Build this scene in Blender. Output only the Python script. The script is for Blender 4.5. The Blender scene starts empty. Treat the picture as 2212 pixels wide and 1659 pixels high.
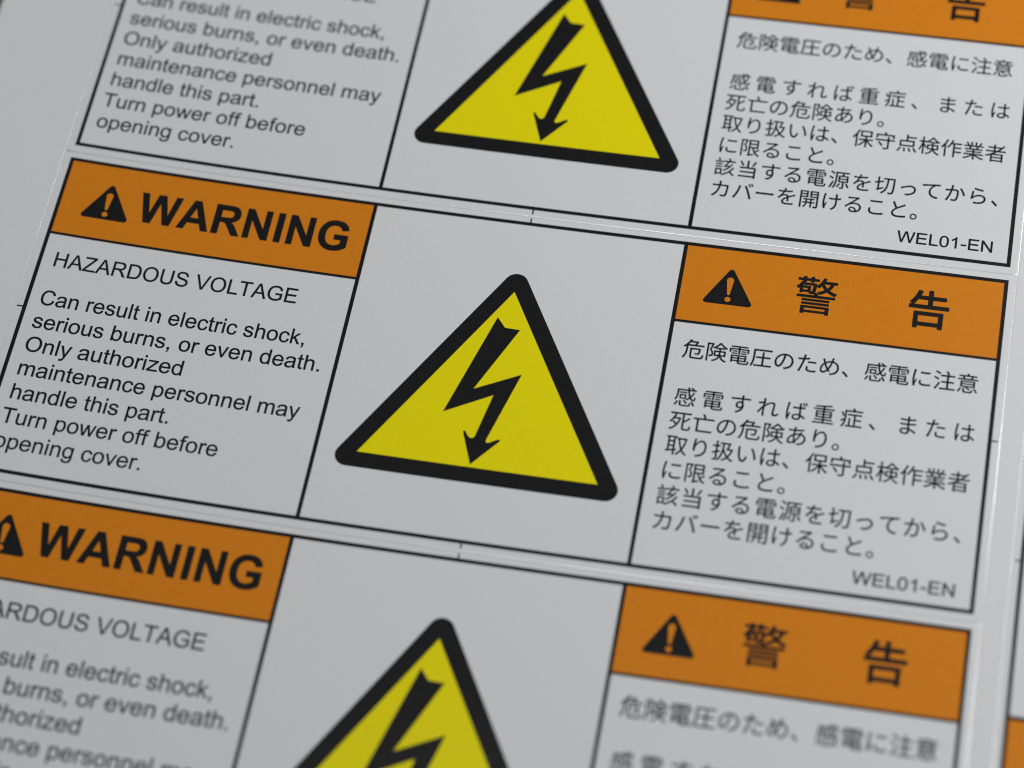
import bpy, bmesh, math, random
from mathutils import Matrix, Vector, Euler

S = 0.001                      # everything below is laid out in millimetres of the sticker sheet
OX, OY = 50.0, 19.3            # sheet point that becomes the world origin (middle of the centre label)
scene = bpy.context.scene
C = scene.collection

# ------------------------------------------------------------------ camera
cam_data = bpy.data.cameras.new('camera')
cam = bpy.data.objects.new('camera', cam_data)
C.objects.link(cam)
scene.camera = cam
R = ((0.98268742, -0.17991495, 0.04422722),
     (0.13162044, 0.84594092, 0.51677849),
     (-0.13038979, -0.50201052, 0.85497599))       # rows: right, down, forward in sheet axes (x, y down, z into the table)
POS = (87.37654, 157.34083, -234.18120)
def flip(v): return Vector((v[0], -v[1], -v[2]))
right, down, fwd = flip(R[0]), flip(R[1]), flip(R[2])
rot = Matrix((right, -down, -fwd)).transposed()
loc = Vector(((POS[0] - OX) * S, -(POS[1] - OY) * S, -POS[2] * S))
cam.matrix_world = Matrix.Translation(loc) @ rot.to_4x4()
cam_data.sensor_fit = 'HORIZONTAL'
cam_data.sensor_width = 17.3
cam_data.lens = 10.79145 / 4.096 * 17.3
cam_data.clip_start = 0.01
cam_data.clip_end = 20.0
cam_data.dof.use_dof = True
cam_data.dof.focus_distance = 0.2785
cam_data.dof.aperture_fstop = 6.0
cam_data.dof.aperture_blades = 7

# ------------------------------------------------------------------ light and exposure
world = bpy.data.worlds.new('World')
scene.world = world
world.use_nodes = True
bg = world.node_tree.nodes['Background']
bg.inputs['Color'].default_value = (0.93, 0.97, 1.0, 1)
bg.inputs['Strength'].default_value = 0.071
def area(name, loc, target, sx, sy, watts, color):
    d = bpy.data.lights.new(name, 'AREA')
    d.shape = 'RECTANGLE'; d.size = sx; d.size_y = sy; d.energy = watts; d.color = color
    o = bpy.data.objects.new(name, d); C.objects.link(o)
    o.location = loc
    o.rotation_euler = (Vector(target) - Vector(loc)).to_track_quat('-Z', 'Y').to_euler()
    return o
area('side_lamp', (0.213, 0.127, 0.233), (0, 0, 0), 0.10, 0.10, 0.55, (1.0, 0.995, 0.985))
area('far_lamp', (0.159, 0.267, 0.376), (0, 0, 0), 0.03, 0.015, 0.16, (1.0, 1.0, 1.0))
area('overhead_lamp', (-0.018, 0.020, 0.452), (0, 0, 0), 0.06, 0.02, 0.30, (1.0, 1.0, 1.0))
vs = scene.view_settings
vs.view_transform = 'Standard'; vs.look = 'None'; vs.exposure = 0.10; vs.gamma = 1.0
vs.use_curve_mapping = False
scene.render.engine = 'CYCLES'
scene.cycles.pixel_filter_type = 'BLACKMAN_HARRIS'
scene.cycles.filter_width = 1.1
CJK = {
'、': "M273 -56L341 2C279 75 189 166 117 224L52 167C123 109 209 23 273 -56Z",
'。': "M194 244C111 244 42 176 42 92C42 7 111 -61 194 -61C279 -61 347 7 347 92C347 176 279 244 194 244ZM194 -10C139 -10 93 35 93 92C93 147 139 193 194 193C251 193 296 147 296 92C296 35 251 -10 194 -10Z",
'あ': "M613 441C571 329 510 248 444 185C433 243 426 304 426 368L427 409C473 426 531 441 596 441ZM727 551L648 571C647 554 642 528 637 513L634 503L597 504C546 504 485 495 429 479L439 602C562 608 695 622 800 640L799 714C697 690 575 677 448 671L460 747C463 761 467 779 472 792L388 794C389 782 387 764 386 746L378 669L310 668C267 668 180 675 145 681L147 606C188 603 266 599 309 599L370 600C366 553 361 503 359 453C221 389 109 258 109 129C109 44 161 3 227 3C282 3 342 25 397 58L413 2L485 24L461 105C546 177 627 288 684 430C777 403 828 335 828 259C828 129 716 36 535 17L578 -50C810 -13 905 111 905 255C905 365 831 457 706 490L707 494ZM356 378L356 360C356 285 366 204 380 133C329 97 281 80 242 80C204 80 185 101 185 142C185 224 259 323 356 378Z",
'い': "M223 698L126 700C132 676 133 634 133 611C133 553 135 431 144 344C171 85 262 -9 357 -9C424 -9 485 49 545 219L482 290C456 190 409 86 358 86C287 86 236 197 222 364C215 447 215 538 215 601C215 627 219 674 223 698ZM744 670L666 643C762 526 822 321 840 140L920 173C905 342 833 554 744 670Z",
'か': "M782 674L709 641C780 558 858 382 887 279L965 316C931 409 844 593 782 674ZM78 561L86 474L176 486L303 500C269 366 194 138 92 1L174 -31C279 138 347 364 384 508C428 512 468 515 492 515C555 515 598 498 598 406C598 298 582 168 550 100C530 57 500 49 463 49C435 49 382 56 340 69L353 -14C385 -22 433 -29 471 -29C536 -29 583 -11 617 55C659 138 675 297 675 416C675 551 602 585 513 585C489 585 447 582 400 578L426 721L438 780L345 790C345 722 335 644 319 572C259 567 200 562 167 561C135 560 109 559 78 561Z",
'け': "M255 765L162 774C162 756 160 730 157 707C145 624 119 470 119 308C119 182 152 52 172 -9L240 -1L237 33C236 44 239 63 242 78C253 127 283 229 307 299L264 325C245 275 224 214 210 172C172 336 207 555 238 700ZM396 573L396 493C439 490 510 487 558 487L685 490L685 459C685 267 679 154 572 60C548 36 507 11 475 -2L548 -59C760 66 760 229 760 459L760 494C820 498 876 504 922 511L922 593C875 582 818 575 759 570L758 721L761 780L668 780C671 764 675 743 677 720C679 695 682 628 683 565L557 562C503 562 439 566 396 573Z",
'こ': "M235 702L235 620C314 614 399 609 499 609C592 609 701 616 769 621L769 703C697 696 595 689 499 689C399 689 307 693 235 702ZM275 299L194 307C185 266 173 219 173 168C173 42 291 -25 494 -25C636 -25 763 -10 835 10L834 96C759 71 630 56 492 56C332 56 254 109 254 185C254 222 262 259 275 299Z",
'す': "M568 372C577 278 538 231 480 231C424 231 378 268 378 330C378 395 427 436 479 436C519 436 552 417 568 372ZM96 653L98 576C223 585 393 592 545 593L546 492C526 499 504 503 479 503C384 503 303 428 303 329C303 220 383 162 467 162C501 162 530 171 554 189C514 98 422 42 289 12L356 -54C589 16 655 166 655 301C655 351 644 395 623 429L621 594L635 594C781 594 872 592 928 589L929 663L636 664L621 664L622 729L627 792L536 792C537 784 541 755 542 729L544 663C395 661 207 655 96 653Z",
'た': "M537 482L537 408C599 415 660 418 723 418C781 418 840 413 891 406L893 482C839 488 779 491 720 491C656 491 590 487 537 482ZM558 239L483 246C475 204 468 167 468 128C468 29 554 -19 712 -19C785 -19 851 -13 905 -5L908 76C847 63 778 56 713 56C570 56 544 102 544 149C544 175 549 206 558 239ZM221 620C185 620 149 621 101 627L104 549C140 547 176 545 220 545L312 548L286 441C249 300 178 97 118 -6L206 -36C258 74 323 281 362 422C374 466 385 512 394 556C464 564 537 575 602 590L602 669C541 653 475 641 410 633L425 707L443 787L347 795C349 774 348 740 344 712L329 625C290 622 254 620 221 620Z",
'っ': "M160 399L194 317C258 342 477 434 601 434C703 434 770 370 770 286C770 123 580 61 364 54L396 -23C666 -6 851 92 851 284C851 421 749 506 607 506C489 506 325 446 254 424C222 414 190 405 160 399Z",
'て': "M85 664L94 577C202 600 457 624 564 636C472 581 377 454 377 298C377 75 588 -24 773 -31L802 52C639 58 457 120 457 316C457 434 544 586 686 632C737 647 825 648 882 648L882 728C815 725 721 719 612 710C428 695 239 676 174 669Z",
'と': "M308 778L229 745C275 636 328 519 374 437C267 362 201 281 201 178C201 28 337 -28 525 -28C650 -28 765 -16 841 -3L841 86C763 66 630 52 521 52C363 52 284 104 284 187C284 263 341 328 433 389C531 454 669 520 737 555C766 570 791 583 814 597L770 668C749 651 729 637 699 621C644 591 536 538 442 481C398 560 348 668 308 778Z",
'に': "M456 675L456 595C566 583 760 583 867 595L867 676C767 661 565 657 456 675ZM495 268L423 275C412 226 406 191 406 157C406 63 481 7 649 7C752 7 836 16 899 28L897 112C816 94 739 86 649 86C513 86 480 130 480 176C480 203 485 231 495 268ZM265 752L176 760C176 738 172 712 169 689C157 606 124 435 124 288C124 153 141 38 161 -33L233 -28L230 7C229 18 232 37 235 52C244 99 280 205 306 276L264 308L206 162C200 211 197 253 197 302C197 414 227 593 247 685Z",
'の': "M476 642C465 550 445 455 420 372C369 203 316 136 269 136C224 136 166 192 166 318C166 454 284 618 476 642ZM559 644C729 629 826 504 826 353C826 180 700 84 572 56C549 51 518 46 486 43L533 -31C770 0 908 140 908 350C908 553 759 718 525 718C281 718 88 528 88 311C88 146 177 44 266 44C359 44 437 149 499 355C527 448 546 550 559 644Z",
'は': "M255 764L167 771C167 750 165 723 161 700C148 617 115 426 115 279C115 144 133 34 153 -37L223 -32L221 3C220 15 222 34 225 48C235 97 272 199 296 269L255 301C238 260 214 199 198 154C191 203 188 245 188 293C188 405 218 603 238 696C241 714 249 747 255 764ZM676 185L677 150C677 84 652 41 568 41C496 41 446 69 446 120C446 169 499 201 574 201C610 201 644 195 676 185ZM749 770L659 770L663 709L663 585L569 583C509 583 456 586 399 591L399 516C458 512 510 509 567 509L663 511C664 429 670 331 673 254C644 260 613 263 580 263C449 263 374 196 374 112C374 22 448 -31 582 -31C717 -31 755 48 755 130L755 151C806 122 856 82 906 35L950 102C898 149 833 199 752 231C748 315 741 415 740 516C800 520 858 526 913 535L913 612C860 602 801 594 740 589L743 710Z",
'ば': "M231 753L143 761C143 739 140 712 137 689C125 607 91 416 91 269C91 133 109 24 129 -48L199 -43L196 -8C196 4 197 23 200 37C211 86 248 189 272 258L231 290C214 250 190 189 174 143C167 192 164 234 164 283C164 394 194 593 214 686C217 704 225 736 231 753ZM811 792L762 777C781 738 804 678 819 635L870 653C856 693 829 756 811 792ZM911 823L862 807C883 769 905 711 921 667L972 685C957 725 930 786 911 823ZM652 174L653 140C653 73 628 31 544 31C472 31 422 58 422 109C422 158 475 190 549 190C585 190 620 185 652 174ZM725 760L635 760L639 698L639 574L544 572C486 572 432 575 375 580L375 505C434 501 486 499 543 499L639 501C640 418 646 320 649 243C620 249 589 252 556 252C425 252 351 185 351 102C351 12 424 -43 558 -43C693 -43 731 38 731 120L731 140C782 111 832 71 882 24L925 91C873 138 809 188 728 220C724 304 717 404 716 505C776 509 834 515 889 524L889 601C836 591 777 583 716 578L718 699C719 719 721 739 725 760Z",
'ま': "M500 178L501 111C501 42 452 24 395 24C296 24 256 59 256 105C256 151 308 188 403 188C436 188 469 185 500 178ZM185 473L186 398C258 390 368 384 436 384L493 384L497 248C470 252 442 254 413 254C269 254 182 192 182 101C182 5 260 -46 404 -46C534 -46 580 24 580 94L578 156C678 120 761 59 820 5L866 76C809 123 707 196 574 232L567 386C662 389 750 397 844 409L845 484C754 470 663 461 566 457L566 469L566 597C662 602 757 611 836 620L837 693C747 679 656 670 566 666L567 727C568 756 570 776 573 794L488 794L492 734L492 663L446 663C379 663 255 673 190 685L191 611C254 604 377 594 447 594L491 594L491 469L491 454L437 454C371 454 257 461 185 473Z",
'め': "M542 564C511 461 468 357 425 286L405 319C381 359 352 426 327 495C393 536 464 560 542 564ZM260 729L177 702C189 676 201 643 210 612L240 520C149 446 86 325 86 210C86 93 149 30 225 30C300 30 361 80 423 155C438 134 454 115 470 97L533 149C512 169 491 193 471 219C528 301 579 432 617 559C746 537 827 439 827 309C827 155 711 45 502 27L549 -44C763 -14 906 107 906 306C906 478 796 601 636 627L652 696C656 715 662 749 669 774L583 782C583 759 580 726 577 706C573 682 567 658 561 633C474 632 389 612 304 562L280 640C273 668 265 701 260 729ZM379 218C335 159 282 109 233 109C188 109 158 150 158 216C158 294 200 386 266 448C295 372 327 301 356 256Z",
'ら': "M335 784L315 708C391 687 608 643 703 630L722 707C634 715 421 757 335 784ZM313 602L229 613C223 508 198 298 178 207L252 189C258 205 267 222 282 239C352 323 460 373 592 373C694 373 768 316 768 236C768 99 614 8 298 47L322 -35C694 -66 852 55 852 234C852 351 750 443 597 443C477 443 367 405 271 321C282 385 299 534 313 602Z",
'り': "M339 789L251 792C249 765 247 736 243 706C231 625 212 478 212 383C212 318 218 262 223 224L300 230C294 280 294 314 298 353C310 484 426 666 551 666C656 666 710 552 710 394C710 143 540 54 323 22L370 -50C618 -5 792 117 792 395C792 605 697 738 564 738C437 738 333 613 292 511C298 581 318 716 339 789Z",
'る': "M580 33C555 29 528 27 499 27C421 27 366 57 366 105C366 140 401 169 446 169C522 169 572 112 580 33ZM238 737L241 654L307 660L613 674C562 629 436 525 381 478L112 254L169 195C296 324 385 395 552 395C682 395 776 321 776 223C776 141 731 83 651 52C639 147 572 229 447 229C354 229 293 168 293 99C293 16 376 -43 512 -43C724 -43 856 61 856 222C856 357 737 457 571 457C526 457 478 452 432 436L696 655C714 670 734 683 752 696L706 754C696 751 682 749 652 746C599 741 361 733 309 733C289 733 261 734 238 737Z",
'れ': "M293 720L288 625C236 616 177 609 144 608C120 607 101 606 79 607L87 525L283 552L276 453C226 375 110 219 54 149L105 80L268 316L267 277L264 21L261 -38L348 -38L343 23C338 112 339 173 339 264L342 382C434 480 555 574 636 574C687 574 717 550 717 492C717 394 679 230 679 119C679 36 724 -7 790 -7C858 -7 921 23 974 76L961 162C910 108 858 79 810 79C774 79 758 107 758 140C758 242 795 414 795 514C795 595 749 648 656 648C555 648 426 551 348 479L353 537C368 562 385 589 398 607L369 642L363 640C370 710 378 766 383 791L289 794C293 769 293 742 293 720Z",
'を': "M882 441L849 516C821 501 797 491 767 477C715 453 654 429 585 396C570 454 517 486 452 486C409 486 351 473 313 449C347 494 380 551 403 604C512 608 636 616 735 632L736 706C642 689 533 680 431 675C446 722 454 761 460 791L378 798C376 761 367 716 353 673L287 672C241 672 171 676 118 683L118 608C173 604 239 602 282 602L326 602C288 521 221 418 95 296L163 246C197 286 225 323 254 350C299 392 363 423 426 423C471 423 507 404 517 361C400 300 281 226 281 108C281 -14 396 -45 539 -45C626 -45 737 -37 813 -27L815 53C727 38 620 29 542 29C439 29 361 41 361 119C361 185 426 238 519 287C519 235 518 170 516 131L593 131L590 323C666 359 738 386 793 409C820 420 856 434 882 441Z",
'カ': "M855 579L799 607C782 604 762 602 735 602L497 602L502 705C503 729 505 764 508 787L414 787C418 763 421 726 421 704C421 668 419 634 417 602L241 602C203 602 162 604 127 608L127 523C162 527 203 527 242 527L410 527C383 321 311 196 212 106C182 77 141 49 109 32L182 -27C349 88 453 240 489 527L769 527C769 420 756 174 718 98C707 73 689 65 660 65C618 65 565 69 511 76L521 -7C573 -10 631 -14 682 -14C737 -14 769 5 789 47C834 143 846 434 850 530C850 543 852 562 855 579Z",
'バ': "M765 779L712 757C739 719 773 659 793 618L847 642C827 683 790 744 765 779ZM875 819L822 797C851 759 883 703 905 659L959 683C940 720 902 783 875 819ZM218 301C183 217 127 112 64 29L149 -7C205 73 258 176 296 268C338 370 376 517 387 580C391 602 399 631 405 653L316 672C303 556 261 404 218 301ZM710 339C752 232 798 97 823 -5L912 24C886 114 831 266 792 366C750 472 686 610 646 682L565 655C609 581 670 442 710 339Z",
'ー': "M102 433L102 335C133 338 186 340 241 340L790 340C835 340 877 336 897 335L897 433C875 431 839 428 789 428L241 428C185 428 132 431 102 433Z",
'亡': "M425 816C458 758 492 677 505 629L56 629L56 556L200 556L200 -20L885 -20L885 56L279 56L279 556L946 556L946 629L512 629L588 656C573 705 536 782 501 841Z",
'作': "M526 828C476 681 395 536 305 442C322 430 351 404 363 391C414 447 463 520 506 601L575 601L575 -79L651 -79L651 164L952 164L952 235L651 235L651 387L939 387L939 456L651 456L651 601L962 601L962 673L542 673C563 717 582 763 598 809ZM285 836C229 684 135 534 36 437C50 420 72 379 80 362C114 397 147 437 179 481L179 -78L254 -78L254 599C293 667 329 741 357 814Z",
'保': "M452 726L824 726L824 542L452 542ZM380 793L380 474L598 474L598 350L306 350L306 281L554 281C486 175 380 74 277 23C294 9 317 -18 329 -36C427 21 528 121 598 232L598 -80L673 -80L673 235C740 125 836 20 928 -38C941 -19 964 7 981 22C884 74 782 175 718 281L954 281L954 350L673 350L673 474L899 474L899 793ZM277 837C219 686 123 537 23 441C36 424 58 384 65 367C102 404 138 448 173 496L173 -77L245 -77L245 607C284 673 319 744 347 815Z",
'切': "M420 752L420 680L581 680C576 391 559 117 311 -20C330 -33 354 -60 366 -79C627 74 650 368 656 680L863 680C850 228 836 60 803 23C792 8 782 5 764 5C742 5 689 6 630 11C643 -11 652 -44 653 -66C707 -69 762 -71 795 -67C829 -63 850 -52 873 -22C913 29 925 199 939 710L940 752ZM150 67C171 86 203 104 441 211C436 226 430 256 427 277L231 194L231 497L433 541L421 608L231 568L231 801L159 801L159 553L28 525L40 456L159 482L159 207C159 167 133 145 115 135C127 119 145 86 150 67Z",
'危': "M328 708L582 708C565 673 542 634 520 602L248 602C278 637 304 672 328 708ZM313 842C266 736 172 605 36 510C54 499 79 473 92 456C119 476 144 497 168 519L168 407C168 275 154 95 32 -34C48 -43 78 -69 90 -84C219 53 242 261 242 406L242 533L941 533L941 602L605 602C636 646 666 697 688 741L634 777L621 773L368 773L397 828ZM347 437L347 51C347 -48 386 -71 514 -71L801 -71C919 -71 945 -31 958 118C937 123 905 135 887 147C880 21 869 -2 798 -2L515 -2C435 -2 420 8 420 52L420 371L731 371C723 265 714 222 702 208C695 200 685 200 668 199C653 198 607 200 559 204C570 185 578 158 579 138C629 135 678 135 702 137C729 139 747 145 763 162C786 186 796 250 806 407L807 437Z",
'取': "M850 656C826 508 784 379 730 271C679 382 645 513 623 656ZM506 728L506 656L556 656C584 480 625 323 688 196C628 100 557 26 479 -23C496 -37 517 -62 528 -80C602 -29 670 38 727 123C777 42 839 -24 915 -73C927 -54 950 -27 967 -14C886 34 821 104 770 192C847 329 903 503 929 718L883 730L870 728ZM38 130L55 58L356 110L356 -78L429 -78L429 123L518 140L514 204L429 190L429 725L502 725L502 793L48 793L48 725L115 725L115 141ZM187 725L356 725L356 585L187 585ZM187 520L356 520L356 375L187 375ZM187 309L356 309L356 178L187 152Z",
'告': "M248 832C210 718 146 604 73 532C91 523 126 503 141 491C174 528 206 575 236 627L483 627L483 469L61 469L61 399L942 399L942 469L561 469L561 627L868 627L868 696L561 696L561 840L483 840L483 696L273 696C292 734 309 773 323 813ZM185 299L185 -89L260 -89L260 -32L748 -32L748 -87L826 -87L826 299ZM260 38L260 230L748 230L748 38Z",
'圧': "M136 774L136 484C136 329 127 113 35 -39C54 -46 87 -66 101 -78C198 82 211 320 211 484L211 701L937 701L937 774ZM529 648L529 423L265 423L265 352L529 352L529 27L197 27L197 -45L955 -45L955 27L605 27L605 352L888 352L888 423L605 423L605 648Z",
'守': "M181 288C245 224 314 134 343 74L406 118C376 177 305 264 240 325ZM609 593L609 450L58 450L58 377L609 377L609 24C609 7 602 2 582 1C562 0 491 0 418 2C429 -19 442 -51 446 -73C542 -74 602 -72 637 -60C673 -48 686 -26 686 23L686 377L943 377L943 450L686 450L686 593ZM431 826C450 794 469 753 482 719L82 719L82 520L158 520L158 648L836 648L836 520L915 520L915 719L565 719C554 756 528 806 503 845Z",
'当': "M121 769C174 698 228 601 250 536L322 569C299 632 244 726 189 796ZM801 805C772 728 716 622 673 555L738 530C783 594 839 693 882 778ZM115 38L115 -37L790 -37L790 -81L869 -81L869 486L540 486L540 840L458 840L458 486L135 486L135 411L790 411L790 266L168 266L168 194L790 194L790 38Z",
'意': "M298 149L298 20C298 -53 324 -71 426 -71L615 -71C697 -71 719 -45 728 68C708 72 679 82 662 93C658 4 652 -8 609 -8L432 -8C380 -8 371 -4 371 20L371 149ZM741 140C792 86 847 12 869 -37L932 -6C908 43 852 115 800 167ZM181 157C156 99 112 27 61 -17L123 -54C174 -6 215 69 244 129ZM261 323L742 323L742 253L261 253ZM261 441L742 441L742 373L261 373ZM190 493L190 201L443 201L408 168C463 137 532 89 564 56L611 103C580 133 521 173 469 201L817 201L817 493ZM338 705L661 705C650 676 631 636 615 605L382 605C375 633 358 674 338 705ZM443 832C455 813 467 788 477 766L118 766L118 705L328 705L269 691C283 665 298 632 305 605L73 605L73 544L933 544L933 605L692 605L739 692L681 705L881 705L881 766L561 766C549 793 532 825 515 849Z",
'感': "M237 610L237 556L551 556L551 610ZM262 188L262 21C262 -52 293 -70 409 -70L638 -70C737 -70 762 -41 772 85C751 89 719 98 701 109C696 6 689 -9 634 -9L412 -9C349 -9 337 -4 337 23L337 188ZM415 203C463 156 520 90 546 49L609 82C581 123 521 187 474 232ZM762 162C803 102 850 21 869 -29L940 -4C919 47 871 127 829 184ZM150 162C126 107 86 31 46 -17L115 -46C152 4 188 82 214 138ZM312 441L473 441L473 335L312 335ZM249 495L249 281L533 281L533 495ZM127 738L127 588C127 487 118 346 44 241C59 234 88 209 99 195C181 308 197 473 197 588L197 676L586 676C601 559 628 456 664 377C624 336 578 300 529 271C544 260 571 234 582 221C623 248 662 279 699 314C742 249 795 211 856 211C921 211 946 247 957 375C939 380 913 392 898 407C893 316 883 279 859 279C820 279 782 311 749 368C808 437 857 519 891 612L823 628C797 557 761 492 716 435C690 500 669 582 657 676L948 676L948 738L834 738L867 768C840 792 786 824 742 842L698 807C735 789 780 762 809 738L650 738C647 771 646 805 645 840L573 840L579 738Z",
'扱': "M184 840L184 638L46 638L46 568L184 568L184 351L34 311L56 238L184 276L184 15C184 1 178 -4 164 -4C152 -4 108 -5 61 -3C71 -22 81 -53 84 -72C153 -72 194 -71 221 -59C247 -47 257 -27 257 15L257 298L372 333L362 401L257 371L257 568L365 568L365 638L257 638L257 840ZM359 775L359 707L472 707C469 632 465 562 459 495L459 493C436 263 384 83 260 -37C277 -47 310 -69 322 -80C426 30 481 175 511 359C552 270 601 189 660 119C601 57 532 10 457 -24C473 -36 499 -63 509 -80C581 -45 649 4 708 66C769 4 838 -47 915 -82C927 -63 950 -35 967 -21C889 11 818 60 756 121C830 216 887 337 919 486L872 505L859 502L724 502C755 584 790 689 816 775ZM544 707L723 707C694 613 658 506 628 436L832 436C805 333 762 246 707 174C630 266 570 377 529 495C536 561 541 632 544 707Z",
'検': "M405 447L405 189L607 189C582 106 512 28 336 -28C350 -40 371 -69 378 -85C550 -28 630 55 665 145C725 20 810 -39 928 -85C936 -62 955 -37 973 -21C856 18 775 68 717 189L916 189L916 447L691 447L691 540L852 540L852 590C881 571 910 553 939 538C949 558 964 585 979 603C874 648 761 739 690 838L621 838C571 753 475 663 372 609L372 626L263 626L263 840L193 840L193 626L52 626L52 555L187 555C156 418 93 260 30 175C43 158 60 129 69 110C115 174 159 278 193 387L193 -79L263 -79L263 393C293 343 328 281 343 248L385 307C368 333 290 446 263 479L263 555L372 555L372 562L386 535C415 550 443 568 470 587L470 540L622 540L622 447ZM659 772C701 714 765 654 833 604L494 604C562 655 621 716 659 772ZM472 387L622 387L622 302L620 250L472 250ZM691 387L847 387L847 250L689 250L691 300Z",
'業': "M279 591C299 560 318 520 327 490L108 490L108 428L461 428L461 355L158 355L158 297L461 297L461 223L64 223L64 159L393 159C302 89 163 29 37 0C54 -16 76 -44 86 -63C217 -27 364 46 461 133L461 -80L536 -80L536 138C633 46 779 -29 914 -66C925 -46 947 -16 964 0C835 28 696 87 604 159L940 159L940 223L536 223L536 297L851 297L851 355L536 355L536 428L900 428L900 490L672 490C692 521 714 559 734 597L730 598L936 598L936 662L780 662C807 701 840 756 868 807L791 828C774 783 741 717 714 675L752 662L631 662L631 841L559 841L559 662L440 662L440 841L369 841L369 662L246 662L298 682C283 722 247 785 212 830L148 808C179 763 214 703 228 662L67 662L67 598L317 598ZM650 598C636 564 616 522 599 493L609 490L374 490L404 496C396 525 375 567 354 598Z",
'死': "M865 566C814 513 735 450 656 397L656 705L946 705L946 778L56 778L56 705L252 705C213 573 138 426 36 334C53 323 78 300 91 285C145 336 192 400 232 470L436 470C416 387 388 316 351 254C313 294 260 341 215 376L170 324C217 285 271 233 308 191C238 99 146 36 40 -5C56 -18 82 -47 93 -65C302 24 463 203 523 525L476 544L462 541L268 541C294 595 316 651 333 705L580 705L580 77C580 -20 605 -46 695 -46L848 -46C931 -46 951 0 960 143C939 148 909 161 891 174C887 52 881 23 843 23L703 23C662 23 656 32 656 76L656 320C749 377 848 442 922 504Z",
'注': "M94 774C159 743 242 695 284 662L327 724C284 755 200 800 136 828ZM42 497C105 467 187 420 227 388L269 451C227 482 144 526 83 553ZM71 -18L134 -69C194 24 263 150 316 255L262 305C204 191 125 59 71 -18ZM548 819C582 767 617 697 631 653L704 682C689 726 651 793 616 844ZM334 649L334 578L597 578L597 352L372 352L372 281L597 281L597 23L302 23L302 -49L962 -49L962 23L675 23L675 281L902 281L902 352L675 352L675 578L938 578L938 649Z",
'源': "M537 407L843 407L843 319L537 319ZM537 549L843 549L843 463L537 463ZM505 205C475 138 431 68 385 19C402 9 431 -9 445 -20C489 32 539 113 572 186ZM788 188C828 124 876 40 898 -10L967 21C943 69 893 152 853 213ZM87 777C142 742 217 693 254 662L299 722C260 751 185 797 131 829ZM38 507C94 476 169 428 207 400L251 460C212 488 136 531 81 560ZM59 -24L126 -66C174 28 230 152 271 258L211 300C166 186 103 54 59 -24ZM338 791L338 517C338 352 327 125 214 -36C231 -44 263 -63 276 -76C395 92 411 342 411 517L411 723L951 723L951 791ZM650 709C644 680 632 639 621 607L469 607L469 261L649 261L649 0C649 -11 645 -16 633 -16L529 -15C538 -34 547 -61 550 -79C616 -80 660 -80 687 -69C714 -58 721 -39 721 -2L721 261L913 261L913 607L694 607L733 692Z",
'点': "M237 465L760 465L760 286L237 286ZM340 128C353 63 361 -21 361 -71L437 -61C436 -13 426 70 411 134ZM547 127C576 65 606 -19 617 -69L690 -50C678 0 646 81 615 142ZM751 135C801 72 857 -17 880 -72L951 -42C926 13 868 98 818 161ZM177 155C146 81 95 0 42 -46L110 -79C165 -26 216 58 248 136ZM166 536L166 216L835 216L835 536L530 536L530 663L910 663L910 734L530 734L530 840L455 840L455 536Z",
'症': "M48 617C82 557 114 478 125 428L185 459C174 509 140 585 104 643ZM379 364L379 26L260 26L260 -44L961 -44L961 26L670 26L670 247L913 247L913 314L670 314L670 489L932 489L932 559L331 559L331 489L598 489L598 26L447 26L447 364ZM520 825L558 731L201 731L201 431L198 334C136 302 76 271 33 252L59 183L191 259C176 156 142 51 62 -33C77 -42 105 -68 116 -83C253 56 273 273 273 430L273 663L961 663L961 731L642 731C631 763 611 807 594 842Z",
'者': "M837 806C802 760 764 715 722 673L722 714L473 714L473 840L399 840L399 714L142 714L142 648L399 648L399 519L54 519L54 451L446 451C319 369 178 302 32 252C47 236 70 205 80 189C142 213 204 239 264 269L264 -80L339 -80L339 -47L746 -47L746 -76L823 -76L823 346L408 346C463 379 517 414 569 451L946 451L946 519L657 519C748 595 831 679 901 771ZM473 519L473 648L697 648C650 602 599 559 544 519ZM339 123L746 123L746 18L339 18ZM339 183L339 282L746 282L746 183Z",
'該': "M85 538L85 478L379 478L379 538ZM85 406L85 347L380 347L380 406ZM44 670L44 608L418 608L418 670ZM154 814C181 774 213 716 227 680L285 715C270 751 239 804 209 844ZM862 370C780 204 599 60 379 -19L365 -24C378 -38 397 -65 406 -82C527 -38 635 24 726 98C791 40 864 -33 901 -80L960 -32C920 15 843 86 777 144C840 204 894 272 934 345ZM634 821C654 785 672 738 681 703L438 703L438 634L612 634C580 576 524 484 506 462C491 444 465 438 446 434C452 417 462 382 465 364C481 371 509 376 677 388C606 313 516 246 420 199C433 185 452 160 461 145C631 231 777 375 860 527L793 549C777 516 756 484 732 452L575 443L688 634L958 634L958 703L730 703L753 711C746 746 722 801 699 841ZM85 273L85 -67L150 -67L150 -19L379 -19L380 273ZM150 210L317 210L317 44L150 44Z",
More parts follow.
